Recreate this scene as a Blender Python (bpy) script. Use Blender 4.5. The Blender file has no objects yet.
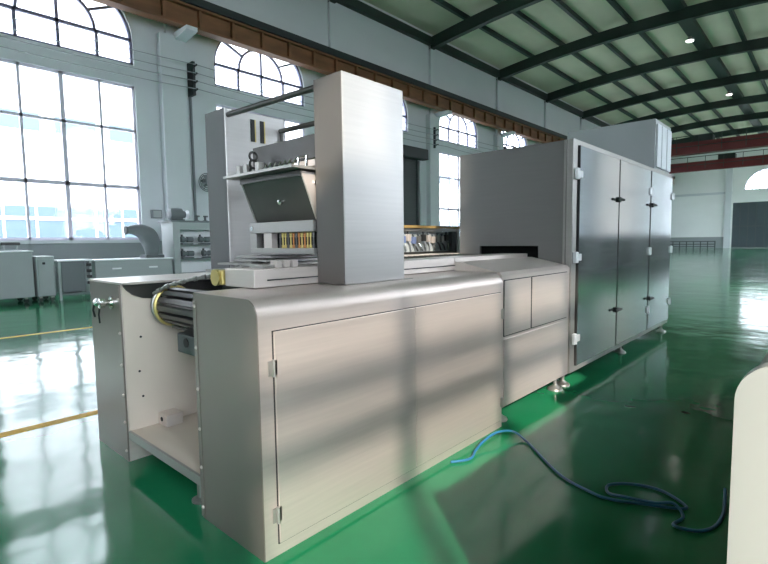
import bpy, bmesh, math, random
from mathutils import Vector, Matrix
random.seed(7)
scene = bpy.context.scene
COL = scene.collection
PI = math.pi

# ------------------------------------------------------------------ materials
def new_mat(name):
    m = bpy.data.materials.new(name); m.use_nodes = True
    nt = m.node_tree; nt.nodes.clear()
    out = nt.nodes.new('ShaderNodeOutputMaterial')
    return m, nt, out

def pbr(name, col, rough=.5, metal=0., noise=0., nscale=(4, 4, 4), rvar=0., bump=0., bscale=None, spec=.5, coords='Object', detail=3.):
    m, nt, out = new_mat(name)
    b = nt.nodes.new('ShaderNodeBsdfPrincipled')
    nt.links.new(b.outputs[0], out.inputs[0])
    b.inputs['Base Color'].default_value = (*col, 1)
    b.inputs['Roughness'].default_value = rough
    b.inputs['Metallic'].default_value = metal
    b.inputs['Specular IOR Level'].default_value = spec
    if noise or rvar or bump:
        tc = nt.nodes.new('ShaderNodeTexCoord'); mp = nt.nodes.new('ShaderNodeMapping')
        mp.inputs['Scale'].default_value = nscale
        nt.links.new(tc.outputs[coords], mp.inputs[0])
        n = nt.nodes.new('ShaderNodeTexNoise'); n.inputs['Detail'].default_value = detail
        n.inputs['Scale'].default_value = 1.0
        nt.links.new(mp.outputs[0], n.inputs['Vector'])
        if noise:
            r = nt.nodes.new('ShaderNodeMapRange')
            r.inputs['From Min'].default_value = .25; r.inputs['From Max'].default_value = .75
            r.inputs['To Min'].default_value = 1 - noise; r.inputs['To Max'].default_value = 1 + noise
            nt.links.new(n.outputs[0], r.inputs['Value'])
            mx = nt.nodes.new('ShaderNodeMix'); mx.data_type = 'RGBA'; mx.blend_type = 'MULTIPLY'
            mx.inputs[0].default_value = 1; mx.inputs[6].default_value = (*col, 1)
            nt.links.new(r.outputs[0], mx.inputs[7]); nt.links.new(mx.outputs[2], b.inputs['Base Color'])
        if rvar:
            r2 = nt.nodes.new('ShaderNodeMapRange')
            r2.inputs['From Min'].default_value = .25; r2.inputs['From Max'].default_value = .75
            r2.inputs['To Min'].default_value = max(.02, rough - rvar); r2.inputs['To Max'].default_value = rough + rvar
            nt.links.new(n.outputs[0], r2.inputs['Value']); nt.links.new(r2.outputs[0], b.inputs['Roughness'])
        if bump:
            n2 = n
            if bscale:
                mp2 = nt.nodes.new('ShaderNodeMapping'); mp2.inputs['Scale'].default_value = bscale
                nt.links.new(tc.outputs[coords], mp2.inputs[0])
                n2 = nt.nodes.new('ShaderNodeTexNoise'); n2.inputs['Scale'].default_value = 1; n2.inputs['Detail'].default_value = 2
                nt.links.new(mp2.outputs[0], n2.inputs['Vector'])
            bp = nt.nodes.new('ShaderNodeBump'); bp.inputs['Strength'].default_value = 1; bp.inputs['Distance'].default_value = bump
            nt.links.new(n2.outputs[0], bp.inputs['Height']); nt.links.new(bp.outputs[0], b.inputs['Normal'])
    return m

M = {}
M['steel'] = pbr('brushed_steel', (.65, .56, .515), .40, .68, .05, (2, 2, 60), .05)
M['steel_side_shaded'] = pbr('brushed_steel_end_shaded', (.29, .248, .22), .36, .65, .06, (2, 3, 3), .05)  # darker copy of the steel, carries the shade on end faces
M['steel_bright'] = pbr('bright_steel', (.69, .61, .56), .40, .55, .04, (3, 3, 40), .05)
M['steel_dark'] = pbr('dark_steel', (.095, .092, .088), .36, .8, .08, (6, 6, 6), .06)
M['steel_mid'] = pbr('mid_steel', (.40, .385, .36), .38, .75, .05, (5, 5, 30), .05)
M['door_steel'] = pbr('polished_door_steel', (.56, .58, .59), .12, .97, .03, (2, 2, 50), .02, bump=.0008, bscale=(1.2, 1.2, .9))
M['cab_steel'] = pbr('matte_cabinet_steel', (.21, .204, .197), .44, .6, .04, (2, 2, 40), .05)
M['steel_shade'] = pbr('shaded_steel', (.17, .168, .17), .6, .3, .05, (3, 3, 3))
M['chrome'] = pbr('chrome', (.8, .8, .78), .12, 1.)
M['brass'] = pbr('brass', (.55, .44, .16), .42, .7, .05, (20, 20, 20))
M['copper'] = pbr('copper', (.45, .19, .07), .4, .7)
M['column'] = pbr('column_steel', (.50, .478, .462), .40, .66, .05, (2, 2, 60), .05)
M['column_side_shaded'] = pbr('shaded_column_steel', (.16, .145, .132), .48, .45, .05, (3, 3, 3))  # column colour darkened to hold the shade of its side face
M['black'] = pbr('black_plastic', (.012, .012, .013), .45)
M['gap'] = pbr('dark_gap', (.02, .02, .02), .7)
M['white_plastic'] = pbr('white_plastic', (.82, .83, .84), .35)
M['cream'] = pbr('cream_housing', (.37, .36, .335), .38, 0, .03, (3, 3, 3))
M['grey_top'] = pbr('grey_cover', (.26, .25, .24), .45)
M['paint_grey'] = pbr('pale_grey_paint', (.36, .385, .385), .45, 0, .04, (2, 2, 2))
M['paint_mid'] = pbr('mid_grey_paint', (.16, .175, .185), .5, 0, .05, (2, 2, 2))
M['paint_dark'] = pbr('dark_grey_paint', (.07, .08, .085), .5, 0, .05, (3, 3, 3))
M['wall_far'] = pbr('lightened_far_plaster', (.84, .85, .84), .85, 0, .04, (.25, .25, .5), detail=5)  # lighter than the side walls, stands in for light at the far end
M['wall_back'] = pbr('grey_back_wall', (.22, .23, .23), .85)
M['steel_lightened'] = pbr('warm_lightened_steel', (.68, .585, .49), .5, .15, .04, (3, 3, 3))  # steel lightened to stand for light falling between the cabinets
M['wall'] = pbr('painted_plaster', (.64, .665, .69), .85, 0, .05, (.25, .25, .5), detail=5)
M['wall_low'] = pbr('grey_dado_paint', (.30, .32, .33), .7, 0, .05, (.4, .4, .4))
M['roof'] = pbr('roof_sheet', (.66, .65, .50), .75, 0, .14, (.22, .3, .3), detail=4)
M['beam'] = pbr('dark_green_steel_beam', (.018, .032, .026), .55, 0, .1, (1, 1, 1))
M['rust'] = pbr('rust_brown_beam', (.19, .082, .036), .6, 0, .35, (.8, 3, 3))
M['rail'] = pbr('dark_rail', (.025, .03, .032), .5)
M['crane_red'] = pbr('red_crane_paint', (.13, .018, .018), .5, 0, .1, (.5, .5, .5))
M['frame'] = pbr('window_frame_paint', (.16, .16, .25), .5)
M['frame_pale'] = pbr('pale_frame_paint', (.62, .58, .68), .5)
M['shutter'] = pbr('dark_shutter', (.035, .045, .045), .55, 0, .1, (.3, .3, 8))
M['hall_door'] = pbr('slate_door', (.055, .075, .085), .5, 0, .08, (.5, .5, .5))
M['yellow'] = pbr('yellow_line_paint', (.62, .34, .015), .65, 0, .12, (3, 3, 3))
M['hose'] = pbr('blue_hose', (.02, .14, .27), .4)
M['facade'] = pbr('pale_facade', (.62, .63, .66), .8, 0, .03, (.1, .1, .1))
M['facade_glass'] = pbr('facade_glass', (.062, .095, .125), .4)
M['yard'] = pbr('pale_yard', (.42, .42, .40), .9)
M['lamp'] = pbr('lamp_housing', (.5, .5, .5), .4, .4)
M['brown_rail'] = pbr('ochre_rail', (.36, .24, .09), .45, .3)
M['blue_part'] = pbr('blue_fitting', (.13, .17, .30), .4)
M['cable'] = pbr('grey_cable', (.28, .30, .32), .5)

def glow(name, col, s):
    m, nt, out = new_mat(name)
    e = nt.nodes.new('ShaderNodeEmission'); e.inputs[0].default_value = (*col, 1); e.inputs[1].default_value = s
    nt.links.new(e.outputs[0], out.inputs[0]); return m
M['lamp_glow'] = glow('lit_bulb', (1, .97, .9), 9)

def glass():
    m, nt, out = new_mat('window_glass')
    t = nt.nodes.new('ShaderNodeBsdfTransparent'); g = nt.nodes.new('ShaderNodeBsdfGlossy')
    g.inputs['Roughness'].default_value = .05
    mx = nt.nodes.new('ShaderNodeMixShader'); mx.inputs[0].default_value = .06
    nt.links.new(t.outputs[0], mx.inputs[1]); nt.links.new(g.outputs[0], mx.inputs[2]); nt.links.new(mx.outputs[0], out.inputs[0])
    return m
M['glass'] = glass()

def blind(name, col):
    m, nt, out = new_mat(name)
    t = nt.nodes.new('ShaderNodeBsdfTranslucent'); t.inputs[0].default_value = (*col, 1)
    d = nt.nodes.new('ShaderNodeBsdfDiffuse'); d.inputs[0].default_value = (.6, .6, .6, 1)
    mx = nt.nodes.new('ShaderNodeAddShader')
    nt.links.new(t.outputs[0], mx.inputs[0]); nt.links.new(d.outputs[0], mx.inputs[1]); nt.links.new(mx.outputs[0], out.inputs[0]); return m
M['blind_blue'] = blind('blue_grey_blind', (.045, .052, .058))
M['blind_cream'] = blind('cream_blind', (.085, .078, .072))
M['blind_pale'] = blind('pale_blue_blind', (.070, .082, .086))

def floor_mat():
    m, nt, out = new_mat('green_epoxy_floor')
    b = nt.nodes.new('ShaderNodeBsdfPrincipled'); nt.links.new(b.outputs[0], out.inputs[0])
    tc = nt.nodes.new('ShaderNodeTexCoord')
    n = nt.nodes.new('ShaderNodeTexNoise'); n.inputs['Scale'].default_value = .8; n.inputs['Detail'].default_value = 6
    nt.links.new(tc.outputs['Object'], n.inputs['Vector'])
    cr = nt.nodes.new('ShaderNodeValToRGB')
    cr.color_ramp.elements[0].position = .3; cr.color_ramp.elements[0].color = (.008, .135, .054, 1)
    cr.color_ramp.elements[1].position = .75; cr.color_ramp.elements[1].color = (.020, .205, .088, 1)
    nt.links.new(n.outputs[0], cr.inputs[0]); nt.links.new(cr.outputs[0], b.inputs['Base Color'])
    mr = nt.nodes.new('ShaderNodeMapRange'); mr.inputs['To Min'].default_value = .06; mr.inputs['To Max'].default_value = .16
    nt.links.new(n.outputs[0], mr.inputs['Value']); nt.links.new(mr.outputs[0], b.inputs['Roughness'])
    b.inputs['Specular IOR Level'].default_value = .36
    n2 = nt.nodes.new('ShaderNodeTexNoise'); n2.inputs['Scale'].default_value = 1.7; n2.inputs['Detail'].default_value = 2
    nt.links.new(tc.outputs['Object'], n2.inputs['Vector'])
    bp = nt.nodes.new('ShaderNodeBump'); bp.inputs['Distance'].default_value = .010; bp.inputs['Strength'].default_value = .8
    nt.links.new(n2.outputs[0], bp.inputs['Height']); nt.links.new(bp.outputs[0], b.inputs['Normal'])
    return m
M['floor'] = floor_mat()

# ------------------------------------------------------------------ mesh helpers
class MB:
    def __init__(s): s.bm = bmesh.new()
    def box(s, x0, x1, y0, y1, z0, z1, bev=0.):
        x0, x1 = sorted((x0, x1)); y0, y1 = sorted((y0, y1)); z0, z1 = sorted((z0, z1))
        r = bmesh.ops.create_cube(s.bm, size=1)
        vs = r['verts']
        for v in vs:
            v.co = Vector(((x0 + x1) / 2 + v.co.x * (x1 - x0), (y0 + y1) / 2 + v.co.y * (y1 - y0), (z0 + z1) / 2 + v.co.z * (z1 - z0)))
        if bev:
            es = list({e for v in vs for e in v.link_edges})
            bmesh.ops.bevel(s.bm, geom=es, offset=bev, segments=2, affect='EDGES', profile=.5)
        return s
    def prism(s, pts, axis, a, b):
        """pts: polygon in the two other axes (cyclic order X>YZ, Y>XZ, Z>XY), extruded from a to b"""
        def mk(p, t):
            return {'X': (t, p[0], p[1]), 'Y': (p[0], t, p[1]), 'Z': (p[0], p[1], t)}[axis]
        A = [s.bm.verts.new(mk(p, a)) for p in pts]; B = [s.bm.verts.new(mk(p, b)) for p in pts]
        s.bm.faces.new(A); s.bm.faces.new(B[::-1])
        n = len(pts)
        for i in range(n): s.bm.faces.new((A[i], B[i], B[(i + 1) % n], A[(i + 1) % n]))
        return s
    def tube(s, pts, r, n=10, close=False):
        pts = [Vector(p) for p in pts]; rings = []
        N = len(pts); ref = None
        for i, p in enumerate(pts):
            if close: d = pts[(i + 1) % N] - pts[i - 1]
            else: d = pts[min(i + 1, N - 1)] - pts[max(i - 1, 0)]
            d.normalize()
            if ref is None: ref = Vector((0, 0, 1)) if abs(d.z) < .9 else Vector((1, 0, 0))
            u = (ref - d * ref.dot(d)).normalized(); v = d.cross(u); ref = u
            rr = r[i] if isinstance(r, (list, tuple)) else r
            rings.append([s.bm.verts.new(p + (u * math.cos(2 * PI * k / n) + v * math.sin(2 * PI * k / n)) * rr) for k in range(n)])
        for i in range(N if close else N - 1):
            A, B = rings[i], rings[(i + 1) % N]
            for k in range(n): s.bm.faces.new((A[k], A[(k + 1) % n], B[(k + 1) % n], B[k]))
        if not close:
            s.bm.faces.new(rings[0][::-1]); s.bm.faces.new(rings[-1])
        return s
    def lathe(s, c, axis, prof, n=20):
        """prof: (distance along axis, radius) list; the axis starts at c"""
        c = Vector(c); d = Vector({'X': (1, 0, 0), 'Y': (0, 1, 0), 'Z': (0, 0, 1)}[axis] if isinstance(axis, str) else axis).normalized()
        return s.tube_prof(c, d, prof, n)
    def tube_prof(s, c, d, prof, n):
        ref = Vector((0, 0, 1)) if abs(d.z) < .9 else Vector((1, 0, 0))
        u = (ref - d * ref.dot(d)).normalized(); v = d.cross(u); rings = []
        for t, r in prof:
            rings.append([s.bm.verts.new(c + d * t + (u * math.cos(2 * PI * k / n) + v * math.sin(2 * PI * k / n)) * max(r, 1e-4)) for k in range(n)])
        for A, B in zip(rings, rings[1:]):
            for k in range(n): s.bm.faces.new((A[k], A[(k + 1) % n], B[(k + 1) % n], B[k]))
        s.bm.faces.new(rings[0][::-1]); s.bm.faces.new(rings[-1]); return s
    def quad(s, *p):
        s.bm.faces.new([s.bm.verts.new(q) for q in p]); return s
    def build(s, name, mat, parent=None, smooth=False):
        me = bpy.data.meshes.new(name)
        bmesh.ops.recalc_face_normals(s.bm, faces=s.bm.faces)
        off = world_loc(parent) if parent else Vector((0, 0, 0))
        if parent:
            for v in s.bm.verts: v.co -= off
        s.bm.to_mesh(me); s.bm.free()
        me.materials.append(M[mat] if isinstance(mat, str) else mat)
        o = bpy.data.objects.new(name, me); COL.objects.link(o)
        if parent: o.parent = parent
        if smooth:
            for p in me.polygons: p.use_smooth = True
            me.set_sharp_from_angle(angle=math.radians(35))
        return o

def world_loc(o):
    v = Vector((0, 0, 0))
    while o: v = v + o.location; o = o.parent
    return v

def thing(name, label, cat, loc, group=None):
    o = bpy.data.objects.new(name, None); COL.objects.link(o); o.location = loc; o.empty_display_size = .1
    o['label'] = label; o['category'] = cat
    if group: o['group'] = group
    return o

def tag(o, label, cat, group=None):
    o['label'] = label; o['category'] = cat
    if group: o['group'] = group
    return o

def struct(o): o['kind'] = 'structure'; return o
def sroot(name, loc=(0, 0, 0)):
    o = bpy.data.objects.new(name, None); COL.objects.link(o); o.location = loc; o['kind'] = 'structure'; return o

def copy_tree(o, parent=None):
    c = o.copy(); COL.objects.link(c); c.parent = parent
    for ch in list(o.children): copy_tree(ch, c)
    return c

# ------------------------------------------------------------------ the hall
XL, XR, YL, YR = -14., 80., 18., -5.
PITCH = 7.4; C0 = 4.95; HW = 2.2
CEN = [C0 + PITCH * k for k in range(-2, 10)]
SILL, HEAD, ABASE, SPRING, RISE = 1.66, 6.93, 7.62, 8.40, 1.9
def roof_z(y): return 13.87 - .0070 * (y - 8.0) ** 2
RAFT = [24.04 + 7.82 * k for k in range(-4, 8)]

struct(MB().box(XL, XR, YR, YL, -.2, 0).build('floor', 'floor'))
ground = MB().box(-90, 190, -90, 130, -.5, -.3).build('ground', 'yard'); struct(ground)

def arch_pts(c, hw, spring, rise, n=20):
    return [(c - hw * math.cos(PI * i / n), spring + rise * math.sin(PI * i / n)) for i in range(n + 1)]

def long_wall(name, y, top, openings, thick, mat):
    """openings: (centre, half width, z_bottom_of_lower, z_top_of_lower, arched) in x order"""
    bm = bmesh.new()
    def q(x0, x1, z0, z1):
        if x1 - x0 > 1e-5 and z1 - z0 > 1e-5:
            bm.faces.new([bm.verts.new((x, y, z)) for x, z in ((x0, z0), (x1, z0), (x1, z1), (x0, z1))])
    x = XL
    for c, hw, z0, z1, ar in openings:
        q(x, c - hw, 0, top); a, b = c - hw, c + hw; x = b
        q(a, b, 0, z0)
        ws = HW
        if ar:
            q(a, b, z1, ABASE)
            if hw > ws: q(a, c - ws, ABASE, top); q(c + ws, b, ABASE, top)
            P = [(c - ws, ABASE)] + arch_pts(c, ws, SPRING, RISE) + [(c + ws, ABASE)]
            for (xa, za), (xb, zb) in zip(P, P[1:]):
                if xb - xa > 1e-5:
                    bm.faces.new([bm.verts.new(p) for p in ((xa, y, za), (xb, y, zb), (xb, y, top), (xa, y, top))])
        else: q(a, b, z1, top)
    q(x, XR, 0, top)
    bmesh.ops.remove_doubles(bm, verts=bm.verts, dist=1e-4)
    me = bpy.data.meshes.new(name); bm.to_mesh(me); bm.free(); me.materials.append(M[mat])
    o = bpy.data.objects.new(name, me); COL.objects.link(o); struct(o)
    # thickness outwards
    bm = bmesh.new(); bm.from_mesh(me)
    r = bmesh.ops.extrude_face_region(bm, geom=bm.faces[:])
    for v in [g for g in r['geom'] if isinstance(g, bmesh.types.BMVert)]: v.co.y += thick
    bmesh.ops.recalc_face_normals(bm, faces=bm.faces); bm.to_mesh(me); bm.free()
    return o

DOOR_BAY = 2 + 2   # bay with the roller shutter (centre 19.75)
ops = []
for i, c in enumerate(CEN):
    ops.append((c, HW, SILL, HEAD, True) if i != DOOR_BAY else (c, 3.3, 0.0, 6.35, True))
long_wall('wall_left', YL, 13.6, ops, .4, 'wall')
SHUT = (2,)
opsR = [(c - C0 - 2.075, HW if i != 1 else 2.45, SILL, HEAD if i not in SHUT else SILL, True) for i, c in enumerate(CEN[1:])]
CENR = [o[0] for o in opsR]
CENR = [c for c in CENR if not 17 < c < 41]
opsR = [o for o in opsR if not 17 < o[0] < 41] + [(29.2, 11.8, 1.66, 6.6, False), (73.4, 4.6, 0.0, 7.2, False)]
opsR.sort()
long_wall('wall_right', YR, 13.13, opsR, -.4, 'wall')

# end walls
def gable(name, x, thick):
    m = MB(); ys = [YR - .4 + i * (YL - YR + .8) / 24 for i in range(25)]
    m.prism([(YR - .4, 0), (YL + .4, 0)] + [(y, roof_z(y) + .44) for y in ys[::-1]], 'X', x, x + thick)
    return struct(m.build(name, 'wall_back'))
gable('wall_back', XL, -.4)
# far end wall with its arched window above the door: strips around the openings
EC, EHW = 6.4, 2.45
bm = MB(); x0, x1 = XR, XR + .4
def stripq(ya, yb, z0a, z0b):
    za, zb = roof_z(ya) + .44, roof_z(yb) + .44
    bm.prism([(ya, z0a), (yb, z0b), (yb, zb), (ya, za)], 'X', x0, x1)
for ya, yb in ((YR, EC - 3.55), (EC + 3.55, YL)):
    n = 8
    for i in range(n): stripq(ya + (yb - ya) * i / n, ya + (yb - ya) * (i + 1) / n, 0, 0)
stripq(EC - 3.55, EC - EHW, 5.98, 5.98); stripq(EC + EHW, EC + 3.55, 5.98, 5.98)
bm.box(x0, x1, EC - EHW, EC + EHW, 5.98, 7.58)
P = arch_pts(EC, EHW, 7.58, 2.6, 16)
for (ya, za), (yb, zb) in zip(P, P[1:]): stripq(ya, yb, za, zb)
struct(bm.build('wall_far', 'wall_far'))

# ceiling sheet
m = MB(); n = 32
ys = [YR - .4 + (YL - YR + .8) * i / n for i in range(n + 1)]
m.prism([(y, roof_z(y) + .42) for y in ys] + [(y, roof_z(y) + .50) for y in ys[::-1]], 'X', XL - .4, XR + .4)
struct(m.build('ceiling', 'roof'))
# rafters and purlins
for k, x in enumerate(RAFT + [RAFT[0] - 7.82]):
    m = MB(); ys = [YR + .02 + (YL - YR - .04) * i / 24 for i in range(25)]
    m.prism([(y, roof_z(y) - .52) for y in ys] + [(y, roof_z(y) + .12) for y in ys[::-1]], 'X', x - .16, x + .16)
    struct(m.build('roof_beam', 'beam'))
for y in (15.5, 13.4, 11.35, 9.3, 4.75, 2.65, .55, -1.55, -3.6):
    struct(MB().box(XL, XR, y - .09, y + .09, roof_z(y) + .14, roof_z(y) + .40).build('roof_beam', 'beam'))
struct(MB().box(XL, XR, 6.5, 7.2, roof_z(7) + .05, roof_z(7) + .38).build('roof_beam', 'beam'))
struct(MB().box(XL, XR, YL - .3, YL - .02, 12.85, 13.28).build('trim_1', 'beam'))
struct(MB().box(XL, XR, YR + .02, YR + .3, 12.2, 12.6).build('trim_2', 'beam'))

# pilasters with a corbel under the crane beam
tn = 3
for x in RAFT:
    m = MB().box(x - .45, x + .45, YL - .32, YL - .005, 0, 8.9)
    m.prism([(YL - .005, 8.75), (YL - .005, 9.035), (YL - 1.2, 9.035), (YL - 1.2, 8.9)], 'X', x + .1, x + .5)
    m.box(x - .16, x + .16, YL - .16, YL - .005, 8.95, 12.85)
    struct(m.build('trim_%d' % tn, 'wall')); tn += 1
for x in RAFT:
    struct(MB().box(x - .45, x + .45, YR + .005, YR + .32, 0, 12.2).build('trim_%d' % tn, 'wall')); tn += 1
# crane runways
m = MB().box(XL, XR - .02, 16.9, 17.3, 9.04, 9.12).box(XL, XR - .02, 17.06, 17.14, 9.12, 9.72).box(XL, XR - .02, 16.9, 17.3, 9.72, 9.80)
x = XL + 1
while x < XR - 1: m.box(x - .05, x + .05, 16.92, 17.28, 9.12, 9.72); x += 1.3
rb = m.build('crane_runway_beam', 'rust')
MB().box(XL, XR - .02, 16.82, 17.34, 9.805, 10.08).build('rail', 'rail', rb)
tag(rb, 'long rust-brown crane runway beam along the window wall with dark rail on top', 'beam')

# low grey dado on the walls
struct(MB().box(XR - .03, XR - .004, EC + 3.9, YL - .05, 0, 1.5).build('baseboard_far', 'wall_low'))
struct(MB().box(9.2, 16.0, YL - .03, YL - .004, 0, 1.5).build('baseboard_left', 'wall_low'))
struct(MB().box(XL + .1, 5, YL - .03, YL - .004, 0, 1.62).build('baseboard_left', 'wall_low'))
struct(MB().box(5, 7.9, YL - .03, YL - .004, 0, 1.62).build('baseboard_left', 'wall_low'))
m = MB()
prev = XL + .1
for x in RAFT + [XR]:
    if x - .5 > prev: m.box(prev, x - .5, YR + .004, YR + .03, 0, 1.5)
    prev = x + .5
struct(m.build('baseboard_right', 'paint_dark'))
struct(MB().box(XR - .12, XR - .004, EC + 3.65, YL - .03, 7.2, 7.5).build('trim_%d' % tn, 'wall')); tn += 1
struct(MB().box(XR - .25, XR - .004, EC + 3.72, EC + 4.4, 0, 11).build('trim_%d' % tn, 'wall')); tn += 1

# windows ---------------------------------------------------------------
wn = 1
def bars_rect(m, y, c, ts):
    d = .05
    m.box(c - HW, c + HW, y - d, y + d, SILL, SILL + .09); m.box(c - HW, c + HW, y - d, y + d, HEAD - .08, HEAD)
    m.box(c - HW, c - HW + .08, y - d, y + d, SILL, HEAD); m.box(c + HW - .08, c + HW, y - d, y + d, SILL, HEAD)
    for k in (-1, 0, 1):
        w = .036 if k else .06
        m.box(c + k * HW / 2 - w, c + k * HW / 2 + w, y - d, y + d, SILL, HEAD)
    for z, w in ts: m.box(c - HW, c + HW, y - d, y + d, z - w, z + w)
def bars_arch(m, y, c):
    d = .05
    def band(P, w):
        Q = []
        for (xa, za) in P:
            dx, dz = xa - c, za - SPRING + .3; L = math.hypot(dx, dz) or 1
            Q.append((xa - dx / L * w, za - dz / L * w))
        for i in range(len(P) - 1): m.prism([P[i], P[i + 1], Q[i + 1], Q[i]], 'Y', y - d, y + d)
    band(arch_pts(c, HW, SPRING, RISE), .09); band(arch_pts(c, HW / 2, SPRING + .1, 1.05, 14), .09)
    m.box(c - HW, c + HW, y - d, y + d, ABASE, ABASE + .08); m.box(c - HW, c + HW, y - d, y + d, 8.42, 8.52)
    m.box(c - HW, c - HW + .08, y - d, y + d, ABASE, SPRING); m.box(c + HW - .08, c + HW, y - d, y + d, ABASE, SPRING)
    for k in (-1, 0, 1):
        m.box(c + k * HW / 2 - .045, c + k * HW / 2 + .045, y - d, y + d, ABASE, SPRING + (.1 if k else 1.12))
    for s in (-1, 1):
        for a in (35, 62):
            ca, sa = math.cos(math.radians(a)), math.sin(math.radians(a))
            p = Vector((c + s * ca * HW / 2, SPRING + .1 + sa * 1.0)); q = Vector((c + s * ca * HW * .99, SPRING + sa * RISE * .98))
            t = (q - p).normalized(); nn = Vector((-t.y, t.x)) * .04
            m.prism([tuple(p + nn), tuple(q + nn), tuple(q - nn), tuple(p - nn)], 'Y', y - d, y + d)
def make_window(y, c, lower=True, ts=((5.41, .04), (3.47, .06)), sgn=1):
    global wn
    r = sroot('window_%d' % wn, (c, y, SILL)); wn += 1
    m = MB()
    if lower: bars_rect(m, y, c, ts)
    if lower: m.build('window_frame', 'frame_pale', r)
    m = MB(); bars_arch(m, y, c); m.build('arch_frame', 'frame', r)
    if lower: MB().quad((c - HW, y + .06 * sgn, SILL), (c + HW, y + .06 * sgn, SILL), (c + HW, y + .06 * sgn, HEAD), (c - HW, y + .06 * sgn, HEAD)).build('pane', 'glass', r)
    P = [(c - HW, ABASE)] + arch_pts(c, HW, SPRING, RISE) + [(c + HW, ABASE)]
    MB().quad(*[(x, y + .06 * sgn, z) for x, z in P]).build('arch_pane', 'glass', r)
    if lower: MB().box(c - HW - .1, c + HW + .1, y - .3 * sgn, y - .12 * sgn, SILL - .1, SILL - .005).build('window_sill', 'wall', r)
for i, c in enumerate(CEN): make_window(YL + .12, c, i != DOOR_BAY)
for i, c in enumerate(CENR):
    HW = 2.45 if i == 1 else 2.2
    make_window(YR - .22, c, i not in SHUT, ((6.40, .045), (6.11, .042), (3.9, .06)), -1)
HW = 2.2
struct(MB().box(CENR[1] + .28, CENR[1] + HW + .1, YR - .39, YR - .30, ABASE - .1, 10.4).build('trim_90', 'wall'))  # unseen board added over the arch to keep sun off the tall cabinet
# ribbon window with drawn blinds on the right wall
r = sroot('window_%d' % wn, (29.2, YR, 1.66)); wn += 1
m = MB(); y = YR - .22
for z in (1.66, 4.1, 6.52): m.box(17.4, 41.0, y - .05, y + .05, z, z + .08)
x = 17.4
while x < 41.01: m.box(x - .04, x + .04, y - .05, y + .05, 1.66, 6.6); x += 1.475
m.build('window_frame', 'frame_pale', r)
MB().quad((17.4, y - .06, 1.66), (41, y - .06, 1.66), (41, y - .06, 6.6), (17.4, y - .06, 6.6)).build('pane', 'glass', r)
for a, b, c in ((17.4, 26.2, 'blind_blue'), (26.2, 33.6, 'blind_cream'), (33.6, 41, 'blind_pale')):
    MB().quad((a, y + .07, 1.66), (b, y + .07, 1.66), (b, y + .07, 6.6), (a, y + .07, 6.6)).build('blind', c, r)
# far arched window
r = sroot('window_%d' % wn, (XR, EC, 7.58)); wn += 1
m = MB(); X = XR + .15
P = arch_pts(EC, EHW, 7.58, 2.6, 16)
for (ya, za), (yb, zb) in zip(P, P[1:]):
    m.prism([(ya, za), (yb, zb), (EC + (yb - EC) * .95, 7.58 + (zb - 7.58) * .95), (EC + (ya - EC) * .95, 7.58 + (za - 7.58) * .95)], 'X', X - .05, X + .05)
for y in (-1.6, -.8, 0, .8, 1.6): m.box(X - .05, X + .05, EC + y - .045, EC + y + .045, 7.58, 7.58 + 2.6 * math.sqrt(1 - (y / EHW) ** 2))
m.box(X - .05, X + .05, EC - EHW, EC + EHW, 7.58, 7.66); m.box(X - .05, X + .05, EC - 2.3, EC + 2.3, 8.42, 8.52)
m.build('arch_frame', 'frame_pale', r)
MB().quad(*[(X + .06, y, z) for y, z in P]).build('arch_pane', 'glass', r)

# doors -----------------------------------------------------------------
r = sroot('door_1', (19.75, YL + .15, 0))
m = MB()
z = 0
while z < 6.3:
    m.box(16.5, 23.0, YL + .16, YL + .20, z, min(z + .10, 6.3)); m.box(16.5, 23.0, YL + .18, YL + .22, z + .09, min(z + .13, 6.3)); z += .125
m.build('roller_curtain', 'shutter', r)
MB().box(16.4, 23.2, YL - .5, YL - .03, 6.15, 6.75, .04).build('shutter_box', 'rail', r)
for x in (16.47, 22.92): MB().box(x, x + .11, YL + .05, YL + .15, 0, 6.15).build('guide_channel', 'paint_mid', r)
r = sroot('door_2', (XR, EC, 0))
MB().box(XR + .19, XR + .24, EC - 3.7, EC + 3.7, 0, 6.1).build('backing_board', 'hall_door', r)
for k in (0, 1):
    y0 = EC - 3.6 + k * 3.6
    lf = MB().box(XR + .1, XR + .18, y0 + .005, y0 + 3.595, .01, 6.0).build('door_leaf', 'hall_door', r)
    m = MB()
    for q in range(4): m.box(XR + .07, XR + .1, y0 + .12 + q * .86, y0 + .2 + q * .86, .1, 5.9)
    m.box(XR + .07, XR + .1, y0 + .1, y0 + 3.45, 2.8, 2.95)
    m.build('door_rib', 'paint_dark', lf)

r = sroot('added_daylight_door', (73.4, YR, 0))  # open door added out of view to let daylight onto the far end
for x in (64.6, 77.95): MB().box(x, min(x + 4.2, XR - .03), YR - .52, YR - .42, 0.02, 7.3).build('door_leaf', 'hall_door', r)
MB().box(64.5, XR - .03, YR - .60, YR - .41, 7.31, 7.55).build('track', 'rail', r)
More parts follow.
